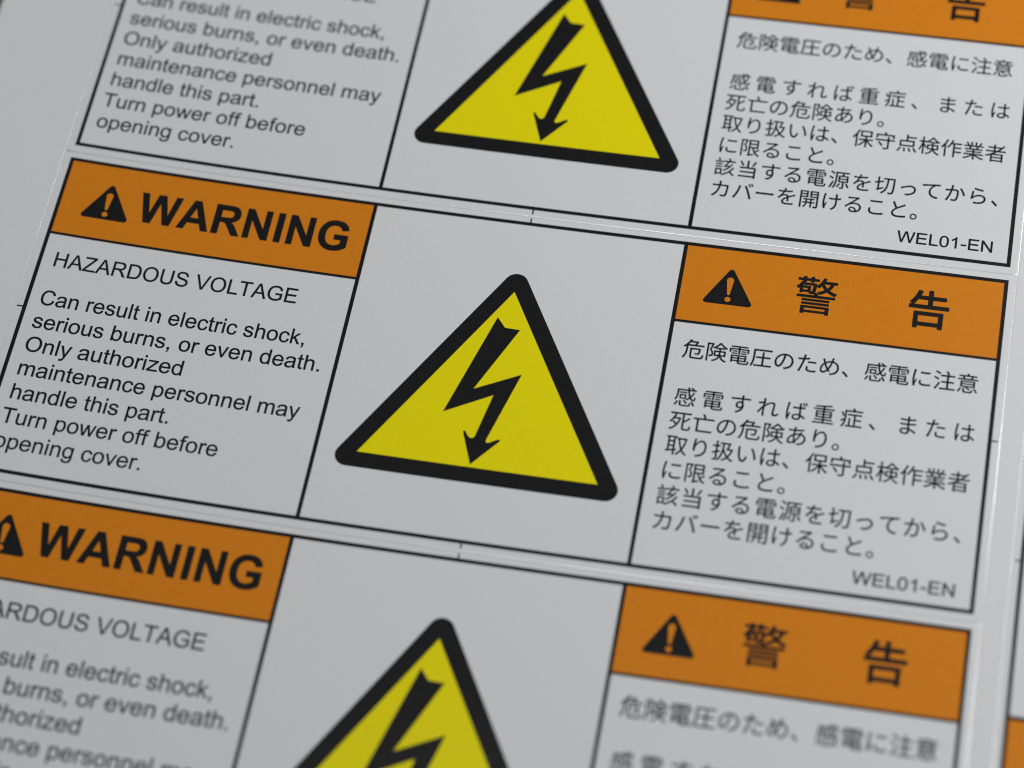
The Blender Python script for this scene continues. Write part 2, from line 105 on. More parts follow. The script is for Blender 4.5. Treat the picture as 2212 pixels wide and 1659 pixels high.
'警': "M192 195L192 151L811 151L811 195ZM192 282L192 238L811 238L811 282ZM185 107L185 -80L256 -80L256 -51L747 -51L747 -79L820 -79L820 107ZM256 -6L256 62L747 62L747 -6ZM442 429L469 377L69 377L69 325L930 325L930 377L548 377C538 399 522 427 508 447ZM150 718C130 669 92 614 33 573C47 565 68 546 77 533C92 544 105 556 117 568L117 431L172 431L172 458L324 458C329 445 332 430 333 419L403 419C424 420 438 426 450 440C468 460 476 514 484 654L485 680L197 680L210 708L198 710L237 710L237 746L348 746L348 710L413 710L413 746L528 746L528 795L413 795L413 839L348 839L348 795L237 795L237 839L172 839L172 795L54 795L54 746L172 746L172 714ZM637 842C609 755 556 675 490 623C506 613 530 594 541 584C564 604 585 627 605 654C627 614 654 577 686 545C640 514 585 490 524 473C536 460 556 433 562 420C626 441 684 468 732 504C786 461 848 429 919 409C927 427 946 451 961 466C893 482 832 509 781 545C824 587 858 639 879 703L949 703L949 757L669 757C680 780 690 803 698 827ZM811 703C794 656 767 616 733 583C696 618 666 658 644 703ZM419 634C412 530 406 489 396 477C390 470 384 469 375 469L349 470L349 602L148 602L171 634ZM172 560L293 560L293 500L172 500Z",
'重': "M159 540L159 229L459 229L459 160L127 160L127 100L459 100L459 13L52 13L52 -48L949 -48L949 13L534 13L534 100L886 100L886 160L534 160L534 229L848 229L848 540L534 540L534 601L944 601L944 663L534 663L534 740C651 749 761 761 847 776L807 834C649 806 366 787 133 781C140 766 148 739 149 722C247 724 354 728 459 734L459 663L58 663L58 601L459 601L459 540ZM232 360L459 360L459 284L232 284ZM534 360L772 360L772 284L534 284ZM232 486L459 486L459 411L232 411ZM534 486L772 486L772 411L534 411Z",
'開': "M566 335L566 226L426 226L426 335ZM233 226L233 162L358 162C351 104 323 21 239 -30C255 -41 278 -62 289 -76C385 -11 417 95 424 162L566 162L566 -61L633 -61L633 162L769 162L769 226L633 226L633 335L748 335L748 397L251 397L251 335L360 335L360 226ZM383 605L383 518L163 518L163 605ZM383 658L163 658L163 740L383 740ZM842 605L842 517L614 517L614 605ZM842 658L614 658L614 740L842 740ZM878 797L543 797L543 459L842 459L842 18C842 2 837 -4 821 -4L697 -3C708 -23 718 -58 720 -78C797 -79 848 -78 877 -65C906 -52 916 -28 916 17L916 797ZM89 797L89 -81L163 -81L163 460L454 460L454 797Z",
'限': "M92 799L92 -78L159 -78L159 731L304 731C283 664 254 576 225 505C297 425 315 356 315 301C315 270 310 240 294 231C285 226 274 223 263 222C247 221 227 222 204 223C216 204 223 175 223 157C245 156 271 157 290 159C311 161 329 167 342 177C371 198 382 240 382 294C382 357 365 429 293 513C326 593 363 691 392 773L343 802L332 799ZM811 546L811 422L516 422L516 546ZM811 609L516 609L516 730L811 730ZM439 -80C458 -67 490 -56 696 0C694 16 692 47 693 68L516 25L516 356L612 356C662 157 757 3 914 -73C925 -52 948 -23 965 -8C885 25 820 81 771 152C826 185 892 229 943 271L894 324C854 287 791 240 738 206C713 251 693 302 678 356L883 356L883 796L442 796L442 53C442 11 421 -9 406 -18C417 -33 433 -63 439 -80Z",
'険': "M81 797L81 -80L148 -80L148 729L287 729C263 658 231 562 199 486C276 411 299 347 299 294C299 263 294 239 277 227C267 220 256 218 242 217C226 216 203 217 178 219C189 200 196 171 196 152C222 150 249 151 271 153C291 155 311 161 325 171C355 191 367 232 367 286C367 348 346 416 268 495C305 579 346 687 376 770L326 800L315 797ZM401 449L401 192L605 192C579 107 509 29 326 -28C340 -40 360 -69 367 -85C545 -28 627 56 663 147C723 20 808 -39 928 -85C936 -62 955 -37 973 -21C855 18 772 68 714 192L915 192L915 449L688 449L688 536L856 536L856 593C884 575 912 559 939 546C949 566 964 593 978 610C872 654 757 742 685 839L616 839C562 750 450 652 335 599C348 583 364 556 372 538C402 553 432 571 461 591L461 536L619 536L619 449ZM653 774C700 713 771 650 846 600L474 600C548 653 613 716 653 774ZM468 388L619 388L619 302L617 254L468 254ZM688 388L846 388L846 254L686 254L688 300Z",
'電': "M197 568L197 521L409 521L409 568ZM177 466L177 418L409 418L409 466ZM587 466L587 418L827 418L827 466ZM587 568L587 521L802 521L802 568ZM768 185L768 116L530 116L530 185ZM768 235L530 235L530 304L768 304ZM457 185L457 116L235 116L235 185ZM457 235L235 235L235 304L457 304ZM163 359L163 9L235 9L235 61L457 61L457 30C457 -52 489 -72 601 -72L834 -72C928 -72 952 -40 962 82C942 86 913 96 897 107C892 6 882 -11 829 -11L605 -11C542 -11 530 -4 530 30L530 61L842 61L842 359ZM76 678L76 482L144 482L144 623L460 623L460 393L534 393L534 623L855 623L855 482L925 482L925 678L534 678L534 739L865 739L865 797L134 797L134 739L460 739L460 678Z",
}
# letter outlines, 2048 units per em: (advance, path)
SANS = {
' ':(569,""),
'A':(1366,"M-3 0L560 1466L769 1466L1369 0L1148 0L977 444L364 444L203 0ZM420 602L917 602L764 1008Q694 1193 660 1312Q632 1171 581 1032Z"),
'C':(1479,"M1204 514L1398 465Q1337 226 1178.5 100.5Q1020 -25 791 -25Q554 -25 405.5 71.5Q257 168 179.5 351Q102 534 102 744Q102 973 189.5 1143.5Q277 1314 438.5 1402.5Q600 1491 794 1491Q1014 1491 1164 1379Q1314 1267 1373 1064L1182 1019Q1131 1179 1034 1252Q937 1325 790 1325Q621 1325 507.5 1244Q394 1163 348 1026.5Q302 890 302 745Q302 558 356.5 418.5Q411 279 526 210Q641 141 775 141Q938 141 1051 235Q1164 329 1204 514Z"),
'D':(1479,"M158 0L158 1466L663 1466Q834 1466 924 1445Q1050 1416 1139 1340Q1255 1242 1312.5 1089.5Q1370 937 1370 741Q1370 574 1331 445Q1292 316 1231 231.5Q1170 147 1097.5 98.5Q1025 50 922.5 25Q820 0 687 0ZM352 173L665 173Q810 173 892.5 200Q975 227 1024 276Q1093 345 1131.5 461.5Q1170 578 1170 744Q1170 974 1094.5 1097.5Q1019 1221 911 1263Q833 1293 660 1293L352 1293Z"),
'E':(1366,"M162 0L162 1466L1222 1466L1222 1293L356 1293L356 844L1167 844L1167 672L356 672L356 173L1256 173L1256 0Z"),
'G':(1593,"M844 575L844 747L1465 748L1465 204Q1322 90 1170 32.5Q1018 -25 858 -25Q642 -25 465.5 67.5Q289 160 199 335Q109 510 109 726Q109 940 198.5 1125.5Q288 1311 456 1401Q624 1491 843 1491Q1002 1491 1130.5 1439.5Q1259 1388 1332 1296Q1405 1204 1443 1056L1268 1008Q1235 1120 1186 1184Q1137 1248 1046 1286.5Q955 1325 844 1325Q711 1325 614 1284.5Q517 1244 457.5 1178Q398 1112 365 1033Q309 897 309 738Q309 542 376.5 410Q444 278 573 214Q702 150 847 150Q973 150 1093 198.5Q1213 247 1275 302L1275 575Z"),
'H':(1479,"M164 0L164 1466L358 1466L358 864L1120 864L1120 1466L1314 1466L1314 0L1120 0L1120 691L358 691L358 0Z"),
'L':(1139,"M150 0L150 1466L344 1466L344 173L1066 173L1066 0Z"),
'N':(1479,"M156 0L156 1466L355 1466L1125 315L1125 1466L1311 1466L1311 0L1112 0L342 1152L342 0Z"),
'O':(1593,"M99 714Q99 1079 295 1285.5Q491 1492 801 1492Q1004 1492 1167 1395Q1330 1298 1415.5 1124.5Q1501 951 1501 731Q1501 508 1411 332Q1321 156 1156 65.5Q991 -25 800 -25Q593 -25 430 75Q267 175 183 348Q99 521 99 714ZM299 711Q299 446 441.5 293.5Q584 141 799 141Q1018 141 1159.5 295Q1301 449 1301 732Q1301 911 1240.5 1044.5Q1180 1178 1063.5 1251.5Q947 1325 802 1325Q596 1325 447.5 1183.5Q299 1042 299 711Z"),
'R':(1479,"M161 0L161 1466L811 1466Q1007 1466 1109 1426.5Q1211 1387 1272 1287Q1333 1187 1333 1066Q1333 910 1232 803Q1131 696 920 667Q997 630 1037 594Q1122 516 1198 399L1453 0L1209 0L1015 305Q930 437 875 507Q820 577 776.5 605Q733 633 688 644Q655 651 580 651L355 651L355 0ZM355 819L772 819Q905 819 980 846.5Q1055 874 1094 934.5Q1133 995 1133 1066Q1133 1170 1057.5 1237Q982 1304 819 1304L355 1304Z"),
'S':(1366,"M92 471L275 487Q288 377 335.5 306.5Q383 236 483 192.5Q583 149 708 149Q819 149 904 182Q989 215 1030.5 272.5Q1072 330 1072 398Q1072 467 1032 518.5Q992 570 900 605Q841 628 639 676.5Q437 725 356 768Q251 823 199.5 904.5Q148 986 148 1087Q148 1198 211 1294.5Q274 1391 395 1441Q516 1491 664 1491Q827 1491 951.5 1438.5Q1076 1386 1143 1284Q1210 1182 1215 1053L1029 1039Q1014 1178 927.5 1249Q841 1320 672 1320Q496 1320 415.5 1255.5Q335 1191 335 1100Q335 1021 392 970Q448 919 684.5 865.5Q921 812 1009 772Q1137 713 1198 622.5Q1259 532 1259 414Q1259 297 1192 193.5Q1125 90 999.5 32.5Q874 -25 717 -25Q518 -25 383.5 33Q249 91 172.5 207.5Q96 324 92 471Z"),
'T':(1251,"M531 0L531 1293L48 1293L48 1466L1210 1466L1210 1293L725 1293L725 0Z"),
'U':(1479,"M1120 1466L1314 1466L1314 619Q1314 398 1264 268Q1214 138 1083.5 56.5Q953 -25 741 -25Q535 -25 404 46Q273 117 217 251.5Q161 386 161 619L161 1466L355 1466L355 620Q355 429 390.5 338.5Q426 248 512.5 199Q599 150 724 150Q938 150 1029 247Q1120 344 1120 620Z"),
'V':(1366,"M577 0L9 1466L219 1466L600 401Q646 273 677 161Q711 281 756 401L1152 1466L1350 1466L776 0Z"),
'W':(1933,"M414 0L25 1466L224 1466L447 505Q483 354 509 205Q565 440 575 476L854 1466L1088 1466L1298 724Q1377 448 1412 205Q1440 344 1485 524L1715 1466L1910 1466L1508 0L1321 0L1012 1117Q973 1257 966 1289Q943 1188 923 1117L612 0Z"),
'Z':(1251,"M41 0L41 180L792 1119Q872 1219 944 1293L126 1293L126 1466L1176 1466L1176 1293L353 276L264 173L1200 173L1200 0Z"),
'a':(1139,"M828 131Q728 46 635.5 11Q543 -24 437 -24Q262 -24 168 61.5Q74 147 74 280Q74 358 109.5 422.5Q145 487 202.5 526Q260 565 332 585Q385 599 492 612Q710 638 813 674Q814 711 814 721Q814 831 763 876Q694 937 558 937Q431 937 370.5 892.5Q310 848 281 735L105 759Q129 872 184 941.5Q239 1011 343 1048.5Q447 1086 584 1086Q720 1086 805 1054Q890 1022 930 973.5Q970 925 986 851Q995 805 995 685L995 445Q995 194 1006.5 127.5Q1018 61 1052 0L864 0Q836 56 828 131ZM813 533Q715 493 519 465Q408 449 362 429Q316 409 291 370.5Q266 332 266 285Q266 213 320.5 165Q375 117 480 117Q584 117 665 162.5Q746 208 784 287Q813 348 813 467Z"),
'b':(1139,"M301 0L134 0L134 1466L314 1466L314 943Q428 1086 605 1086Q703 1086 790.5 1046.5Q878 1007 934.5 935.5Q991 864 1023 763Q1055 662 1055 547Q1055 274 920 125Q785 -24 596 -24Q408 -24 301 133ZM299 539Q299 348 351 263Q436 124 581 124Q699 124 785 226.5Q871 329 871 532Q871 740 788.5 839Q706 938 589 938Q471 938 385 835.5Q299 733 299 539Z"),
'c':(1024,"M828 389L1005 366Q976 183 856.5 79.5Q737 -24 563 -24Q345 -24 212.5 118.5Q80 261 80 527Q80 699 137 828Q194 957 310.5 1021.5Q427 1086 564 1086Q737 1086 847 998.5Q957 911 988 750L813 723Q788 830 724.5 884Q661 938 571 938Q435 938 350 840.5Q265 743 265 532Q265 318 347 221Q429 124 561 124Q667 124 738 189Q809 254 828 389Z"),
'd':(1139,"M824 0L824 134Q723 -24 527 -24Q400 -24 293.5 46Q187 116 128.5 241.5Q70 367 70 530Q70 689 123 818.5Q176 948 282 1017Q388 1086 519 1086Q615 1086 690 1045.5Q765 1005 812 940L812 1466L991 1466L991 0ZM255 530Q255 326 341 225Q427 124 544 124Q662 124 744.5 220.5Q827 317 827 515Q827 733 743 835Q659 937 536 937Q416 937 335.5 839Q255 741 255 530Z"),
'e':(1139,"M862 342L1048 319Q1004 156 885 66Q766 -24 581 -24Q348 -24 211.5 119.5Q75 263 75 522Q75 790 213 938Q351 1086 571 1086Q784 1086 919 941Q1054 796 1054 533Q1054 517 1053 485L261 485Q271 310 360 217Q449 124 582 124Q681 124 751 176Q821 228 862 342ZM271 633L864 633Q852 767 796 834Q710 938 573 938Q449 938 364.5 855Q280 772 271 633Z"),
'f':(569,"M178 0L178 922L19 922L19 1062L178 1062L178 1175Q178 1282 197 1334Q223 1404 288.5 1447.5Q354 1491 472 1491Q548 1491 640 1473L613 1316Q557 1326 507 1326Q425 1326 391 1291Q357 1256 357 1160L357 1062L564 1062L564 922L357 922L357 0Z"),
'g':(1139,"M102 -88L277 -114Q288 -195 338 -232Q405 -282 521 -282Q646 -282 714 -232Q782 -182 806 -92Q820 -37 819 139Q701 0 525 0Q306 0 186 158Q66 316 66 537Q66 689 121 817.5Q176 946 280.5 1016Q385 1086 526 1086Q714 1086 836 934L836 1062L1002 1062L1002 144Q1002 -104 951.5 -207.5Q901 -311 791.5 -371Q682 -431 522 -431Q332 -431 215 -345.5Q98 -260 102 -88ZM251 550Q251 341 334 245Q417 149 542 149Q666 149 750 244.5Q834 340 834 544Q834 739 747.5 838Q661 937 539 937Q419 937 335 839.5Q251 742 251 550Z"),
'h':(1139,"M135 0L135 1466L315 1466L315 940Q441 1086 633 1086Q751 1086 838 1039.5Q925 993 962.5 911Q1000 829 1000 673L1000 0L820 0L820 673Q820 808 761.5 869.5Q703 931 596 931Q516 931 445.5 889.5Q375 848 345 777Q315 706 315 581L315 0Z"),
'i':(455,"M136 1259L136 1466L316 1466L316 1259ZM136 0L136 1062L316 1062L316 0Z"),
'k':(1024,"M136 0L136 1466L316 1466L316 630L742 1062L975 1062L569 668L1016 0L794 0L443 543L316 421L316 0Z"),
'l':(455,"M131 0L131 1466L311 1466L311 0Z"),
'm':(1706,"M135 0L135 1062L296 1062L296 913Q346 991 429 1038.5Q512 1086 618 1086Q736 1086 811.5 1037Q887 988 918 900Q1044 1086 1246 1086Q1404 1086 1489 998.5Q1574 911 1574 729L1574 0L1395 0L1395 669Q1395 777 1377.5 824.5Q1360 872 1314 901Q1268 930 1206 930Q1094 930 1020 855.5Q946 781 946 617L946 0L766 0L766 690Q766 810 722 870Q678 930 578 930Q502 930 437.5 890Q373 850 344 773Q315 696 315 551L315 0Z"),
'n':(1139,"M135 0L135 1062L297 1062L297 911Q414 1086 635 1086Q731 1086 811.5 1051.5Q892 1017 932 961Q972 905 988 828Q998 778 998 653L998 0L818 0L818 646Q818 756 797 810.5Q776 865 722.5 897.5Q669 930 597 930Q482 930 398.5 857Q315 784 315 580L315 0Z"),
'o':(1139,"M68 531Q68 826 232 968Q369 1086 566 1086Q785 1086 924 942.5Q1063 799 1063 546Q1063 341 1001.5 223.5Q940 106 822.5 41Q705 -24 566 -24Q343 -24 205.5 119Q68 262 68 531ZM253 531Q253 327 342 225.5Q431 124 566 124Q700 124 789 226Q878 328 878 537Q878 734 788.5 835.5Q699 937 566 937Q431 937 342 836Q253 735 253 531Z"),
'p':(1139,"M135 -407L135 1062L299 1062L299 924Q357 1005 430 1045.5Q503 1086 607 1086Q743 1086 847 1016Q951 946 1004 818.5Q1057 691 1057 539Q1057 376 998.5 245.5Q940 115 828.5 45.5Q717 -24 594 -24Q504 -24 432.5 14Q361 52 315 110L315 -407ZM298 525Q298 320 381 222Q464 124 582 124Q702 124 787.5 225.5Q873 327 873 540Q873 743 789.5 844Q706 945 590 945Q475 945 386.5 837.5Q298 730 298 525Z"),
'r':(682,"M133 0L133 1062L295 1062L295 901Q357 1014 409.5 1050Q462 1086 525 1086Q616 1086 710 1028L648 861Q582 900 516 900Q457 900 410 864.5Q363 829 343 766Q313 670 313 556L313 0Z"),
's':(1024,"M63 317L241 345Q256 238 324.5 181Q393 124 516 124Q640 124 700 174.5Q760 225 760 293Q760 354 707 389Q670 413 523 450Q325 500 248.5 536.5Q172 573 132.5 637.5Q93 702 93 780Q93 851 125.5 911.5Q158 972 214 1012Q256 1043 328.5 1064.5Q401 1086 484 1086Q609 1086 703.5 1050Q798 1014 843 952.5Q888 891 905 788L729 764Q717 846 659.5 892Q602 938 497 938Q373 938 320 897Q267 856 267 801Q267 766 289 738Q311 709 358 690Q385 680 517 644Q708 593 783.5 560.5Q859 528 902 466Q945 404 945 312Q945 222 892.5 142.5Q840 63 741 19.5Q642 -24 517 -24Q310 -24 201.5 62Q93 148 63 317Z"),
't':(569,"M528 161L554 2Q478 -14 418 -14Q320 -14 266 17Q212 48 190 98.5Q168 149 168 311L168 922L36 922L36 1062L168 1062L168 1325L347 1433L347 1062L528 1062L528 922L347 922L347 301Q347 224 356.5 202Q366 180 387.5 167Q409 154 449 154Q479 154 528 161Z"),
'u':(1139,"M831 0L831 156Q707 -24 494 -24Q400 -24 318.5 12Q237 48 197.5 102.5Q158 157 142 236Q131 289 131 404L131 1062L311 1062L311 473Q311 332 322 283Q339 212 394 171.5Q449 131 530 131Q611 131 682 172.5Q753 214 782.5 285.5Q812 357 812 493L812 1062L992 1062L992 0Z"),
'v':(1024,"M430 0L26 1062L216 1062L444 426Q481 323 512 212Q536 296 579 414L815 1062L1000 1062L598 0Z"),
'w':(1479,"M331 0L6 1062L192 1062L361 449L424 221Q428 238 479 440L648 1062L833 1062L992 446L1045 243L1106 448L1288 1062L1463 1062L1131 0L944 0L775 636L734 817L519 0Z"),
'y':(1024,"M127 -409L107 -240Q166 -256 210 -256Q270 -256 306 -236Q342 -216 365 -180Q382 -153 420 -46Q425 -31 436 -2L33 1062L227 1062L448 447Q491 330 525 201Q556 325 599 443L826 1062L1006 1062L602 -18Q537 -193 501 -259Q453 -348 391 -389.5Q329 -431 243 -431Q191 -431 127 -409Z"),
'z':(1024,"M40 0L40 146L716 922Q601 916 513 916L80 916L80 1062L948 1062L948 943L373 269L262 146Q383 155 489 155L980 155L980 0Z"),
'.':(569,"M186 0L186 205L391 205L391 0Z"),
',':(569,"M182 0L182 205L387 205L387 0Q387 -113 347 -182.5Q307 -252 220 -290L170 -213Q227 -188 254 -139.5Q281 -91 284 0Z"),
'-':(682,"M65 440L65 621L618 621L618 440Z"),
'0':(1139,"M85 723Q85 983 138.5 1141.5Q192 1300 297.5 1386Q403 1472 563 1472Q681 1472 770 1424.5Q859 1377 917 1287.5Q975 1198 1008 1069.5Q1041 941 1041 723Q1041 465 988 306.5Q935 148 829.5 61.5Q724 -25 563 -25Q351 -25 230 127Q85 310 85 723ZM270 723Q270 362 354.5 242.5Q439 123 563 123Q687 123 771.5 243Q856 363 856 723Q856 1085 771.5 1204Q687 1323 561 1323Q437 1323 363 1218Q270 1084 270 723Z"),
'1':(1139,"M763 0L583 0L583 1147Q518 1085 412.5 1023Q307 961 223 930L223 1104Q374 1175 487 1276Q600 1377 647 1472L763 1472Z"),
}
BOLD = {
'W':(1933,"M359 0L9 1466L312 1466L533 459L801 1466L1153 1466L1410 442L1635 1466L1933 1466L1577 0L1263 0L971 1096L680 0Z"),
'A':(1479,"M1471 0L1149 0L1021 333L435 333L314 0L0 0L571 1466L884 1466ZM926 580L724 1124L526 580Z"),
'R':(1479,"M150 0L150 1466L773 1466Q1008 1466 1114.5 1426.5Q1221 1387 1285 1286Q1349 1185 1349 1055Q1349 890 1252 782.5Q1155 675 962 647Q1058 591 1120.5 524Q1183 457 1289 286L1468 0L1114 0L900 319Q786 490 744 534.5Q702 579 655 595.5Q608 612 506 612L446 612L446 0ZM446 846L665 846Q878 846 931 864Q984 882 1014 926Q1044 970 1044 1036Q1044 1110 1004.5 1155.5Q965 1201 893 1213Q857 1218 677 1218L446 1218Z"),
'N':(1479,"M151 0L151 1466L439 1466L1039 487L1039 1466L1314 1466L1314 0L1017 0L426 956L426 0Z"),
'I':(569,"M140 0L140 1466L436 1466L436 0Z"),
'G':(1593,"M831 539L831 786L1469 786L1469 202Q1376 112 1199.5 43.5Q1023 -25 842 -25Q612 -25 441 71.5Q270 168 184 347.5Q98 527 98 738Q98 967 194 1145Q290 1323 475 1418Q616 1491 826 1491Q1099 1491 1252.5 1376.5Q1406 1262 1450 1060L1156 1005Q1125 1113 1039.5 1175.5Q954 1238 826 1238Q632 1238 517.5 1115Q403 992 403 750Q403 489 519 358.5Q635 228 823 228Q916 228 1009.5 264.5Q1103 301 1170 353L1170 539Z"),
}

# ------------------------------------------------------------------ materials
def principled(name, col, rough=0.38, spec=0.5):
    m = bpy.data.materials.new(name); m.use_nodes = True
    b = m.node_tree.nodes['Principled BSDF']
    b.inputs['Base Color'].default_value = (*col, 1)
    b.inputs['Roughness'].default_value = rough
    b.inputs['Specular IOR Level'].default_value = spec
    return m, m.node_tree, b
def mottle(nt, b, col, amp, scale, tint=(1, 1, 1)):
    """Faint uneven ink / fibre tone in object space."""
    N, L = nt.nodes, nt.links
    tc = N.new('ShaderNodeTexCoord')
    nz = N.new('ShaderNodeTexNoise'); nz.inputs['Scale'].default_value = scale; nz.inputs['Detail'].default_value = 4
    L.new(tc.outputs['Object'], nz.inputs['Vector'])
    mx = N.new('ShaderNodeMix'); mx.data_type = 'RGBA'
    mx.inputs['A'].default_value = (*[c * (1 - amp * t) for c, t in zip(col, tint)], 1)
    mx.inputs['B'].default_value = (*[min(1, c * (1 + amp * t)) for c, t in zip(col, tint)], 1)
    L.new(nz.outputs['Fac'], mx.inputs['Factor'])
    L.new(mx.outputs['Result'], b.inputs['Base Color'])
    return tc, nz, mx
def bumped(nt, b, tc, scale, strength, dist):
    N, L = nt.nodes, nt.links
    nz = N.new('ShaderNodeTexNoise'); nz.inputs['Scale'].default_value = scale; nz.inputs['Detail'].default_value = 3
    L.new(tc.outputs['Object'], nz.inputs['Vector'])
    bp = N.new('ShaderNodeBump'); bp.inputs['Strength'].default_value = strength; bp.inputs['Distance'].default_value = dist
    L.new(nz.outputs['Fac'], bp.inputs['Height']); L.new(bp.outputs['Normal'], b.inputs['Normal'])

WHITE = (0.78, 0.79, 0.81)
m_white, nt, b = principled('white_vinyl', WHITE, 0.22, 0.4)
tc, _, _ = mottle(nt, b, WHITE, 0.09, 5500, (1.0, 0.9, 0.8))
bumped(nt, b, tc, 2500, 0.05, 0.00001)
m_lip, nt, b = principled('polished_cut_edge', (0.79, 0.793, 0.80), 0.24, 1.0)
b.inputs['IOR'].default_value = 1.85
tc = nt.nodes.new('ShaderNodeTexCoord')
bumped(nt, b, tc, 2500, 0.5, 0.00002)
BLACK = (0.012, 0.012, 0.0128)
m_black, nt, b = principled('black_ink', BLACK, 0.22, 0.4)
tc, _, _ = mottle(nt, b, BLACK, 0.3, 900)
YEL = (0.94, 0.80, 0.004)
m_yellow, nt, b = principled('yellow_ink', YEL, 0.22, 0.3)
tc, _, _ = mottle(nt, b, YEL, 0.12, 5000, (1, 1, 2))

def halftone_orange():
    """Yellow ground printed over with a fine 45 degree screen of red dots."""
    m, nt, b = principled('orange_halftone_ink', (0.6, 0.2, 0.02), 0.22, 0.3)
    N, L = nt.nodes, nt.links
    tc = N.new('ShaderNodeTexCoord')
    mp = N.new('ShaderNodeMapping'); mp.inputs['Rotation'].default_value = (0, 0, math.radians(38))
    p = 0.00019
    mp.inputs['Scale'].default_value = (2 * math.pi / p,) * 3
    L.new(tc.outputs['Object'], mp.inputs['Vector'])
    sp = N.new('ShaderNodeSeparateXYZ'); L.new(mp.outputs['Vector'], sp.inputs['Vector'])
    sx = N.new('ShaderNodeMath'); sx.operation = 'SINE'; L.new(sp.outputs['X'], sx.inputs[0])
    sy = N.new('ShaderNodeMath'); sy.operation = 'SINE'; L.new(sp.outputs['Y'], sy.inputs[0])
    mu = N.new('ShaderNodeMath'); mu.operation = 'MULTIPLY'
    L.new(sx.outputs[0], mu.inputs[0]); L.new(sy.outputs[0], mu.inputs[1])
    mr = N.new('ShaderNodeMapRange'); mr.inputs['From Min'].default_value = -0.45; mr.inputs['From Max'].default_value = 0.45
    L.new(mu.outputs[0], mr.inputs['Value'])
    mx = N.new('ShaderNodeMix'); mx.data_type = 'RGBA'
    mx.inputs['A'].default_value = (0.715, 0.222, 0.013, 1)
    mx.inputs['B'].default_value = (0.765, 0.258, 0.014, 1)
    L.new(mr.outputs[0], mx.inputs['Factor'])
    nz = N.new('ShaderNodeTexNoise'); nz.inputs['Scale'].default_value = 1600; nz.inputs['Detail'].default_value = 4
    L.new(tc.outputs['Object'], nz.inputs['Vector'])
    hs = N.new('ShaderNodeHueSaturation')
    m2 = N.new('ShaderNodeMapRange'); m2.inputs['To Min'].default_value = 0.94; m2.inputs['To Max'].default_value = 1.06
    L.new(nz.outputs['Fac'], m2.inputs['Value']); L.new(m2.outputs[0], hs.inputs['Value'])
    L.new(mx.outputs['Result'], hs.inputs['Color'])
    L.new(hs.outputs['Color'], b.inputs['Base Color'])
    return m
m_orange = halftone_orange()
m_liner, nt, b = principled('yellowish_backing_paper', (0.66, 0.64, 0.52), 0.6, 0.3)
mottle(nt, b, (0.66, 0.64, 0.52), 0.05, 900)
m_table, nt, b = principled('grey_table_laminate', (0.22, 0.22, 0.25), 0.5, 0.4)
mottle(nt, b, (0.22, 0.22, 0.25), 0.15, 300)

# ------------------------------------------------------------------ flat shapes on the gently curled sheet
def curl(x):
    """Height of the sheet (mm): both ends curl up about a millimetre, the middle sags onto the table."""
    u = min((x - 50.0) / 50.0, 1.2175)
    return 0.94851 * u * u - 0.52078 * u ** 3
STEP = 2.5
def curve_mesh(loops):
    """Triangulate closed loops (even-odd) through a filled 2D curve."""
    cu = bpy.data.curves.new('tmp', 'CURVE'); cu.dimensions = '2D'; cu.fill_mode = 'FRONT'
    for lp in loops:
        s = cu.splines.new('POLY'); s.points.add(len(lp) - 1)
        for p, (x, y) in zip(s.points, lp): p.co = (x, y, 0, 1)
        s.use_cyclic_u = True
    o = bpy.data.objects.new('tmp', cu)
    me = bpy.data.meshes.new_from_object(o)
    bpy.data.objects.remove(o); bpy.data.curves.remove(cu)
    bm = bmesh.new(); bm.from_mesh(me); bpy.data.meshes.remove(me)
    return bm
def slice_x(bm):
    xs = [v.co.x for v in bm.verts]
    k = math.floor(min(xs) / STEP) + 1
    while k * STEP < max(xs) - 1e-6:
        bmesh.ops.bisect_plane(bm, geom=bm.verts[:] + bm.edges[:] + bm.faces[:], dist=1e-5,
                               plane_co=(k * STEP, 0, 0), plane_no=(1, 0, 0))
        k += 1
class Place:
    """Where a label lies on the sheet: sheet point of its top left corner, and whether it is turned a quarter."""
    def __init__(self, x, y, turned=False):
        self.x, self.y, self.turned = x, y, turned
        cx, cy = self.sheet(50.0, 19.3)
        self.origin = (cx, cy, curl(cx))
    def sheet(self, lx, ly):
        return (self.x + ly, self.y - lx) if self.turned else (self.x + lx, self.y + ly)
    def world(self):
        return Vector(((self.origin[0] - OX) * S, -(self.origin[1] - OY) * S, self.origin[2] * S))
def finish(bm, name, mat, place, parent, lift=None, edge=None):
    """bm holds (x, y down, z) in label millimetres: lay it on the sheet and link it as one mesh object."""
    for v in bm.verts:
        sx, sy = place.sheet(v.co.x, v.co.y)
        v.co = Vector((sx, sy, v.co.z + (lift or 0.0)))
    slice_x(bm)
    ox, oy, oz = place.origin
    for v in bm.verts:
        v.co = Vector(((v.co.x - ox) * S, -(v.co.y - oy) * S, (curl(v.co.x) + v.co.z - oz) * S))
    bm.normal_update()
    flat = [f for f in bm.faces if f.normal.z < 0]
    if flat: bmesh.ops.reverse_faces(bm, faces=flat)
    me = bpy.data.meshes.new(name); bm.to_mesh(me); bm.free()
    me.materials.append(mat)
    if edge: me.materials.append(edge)
    o = bpy.data.objects.new(name, me); C.objects.link(o)
    if parent: o.parent = parent
    return o
def rect(x0, y0, x1, y1): return [(x0, y0), (x1, y0), (x1, y1), (x0, y1)]
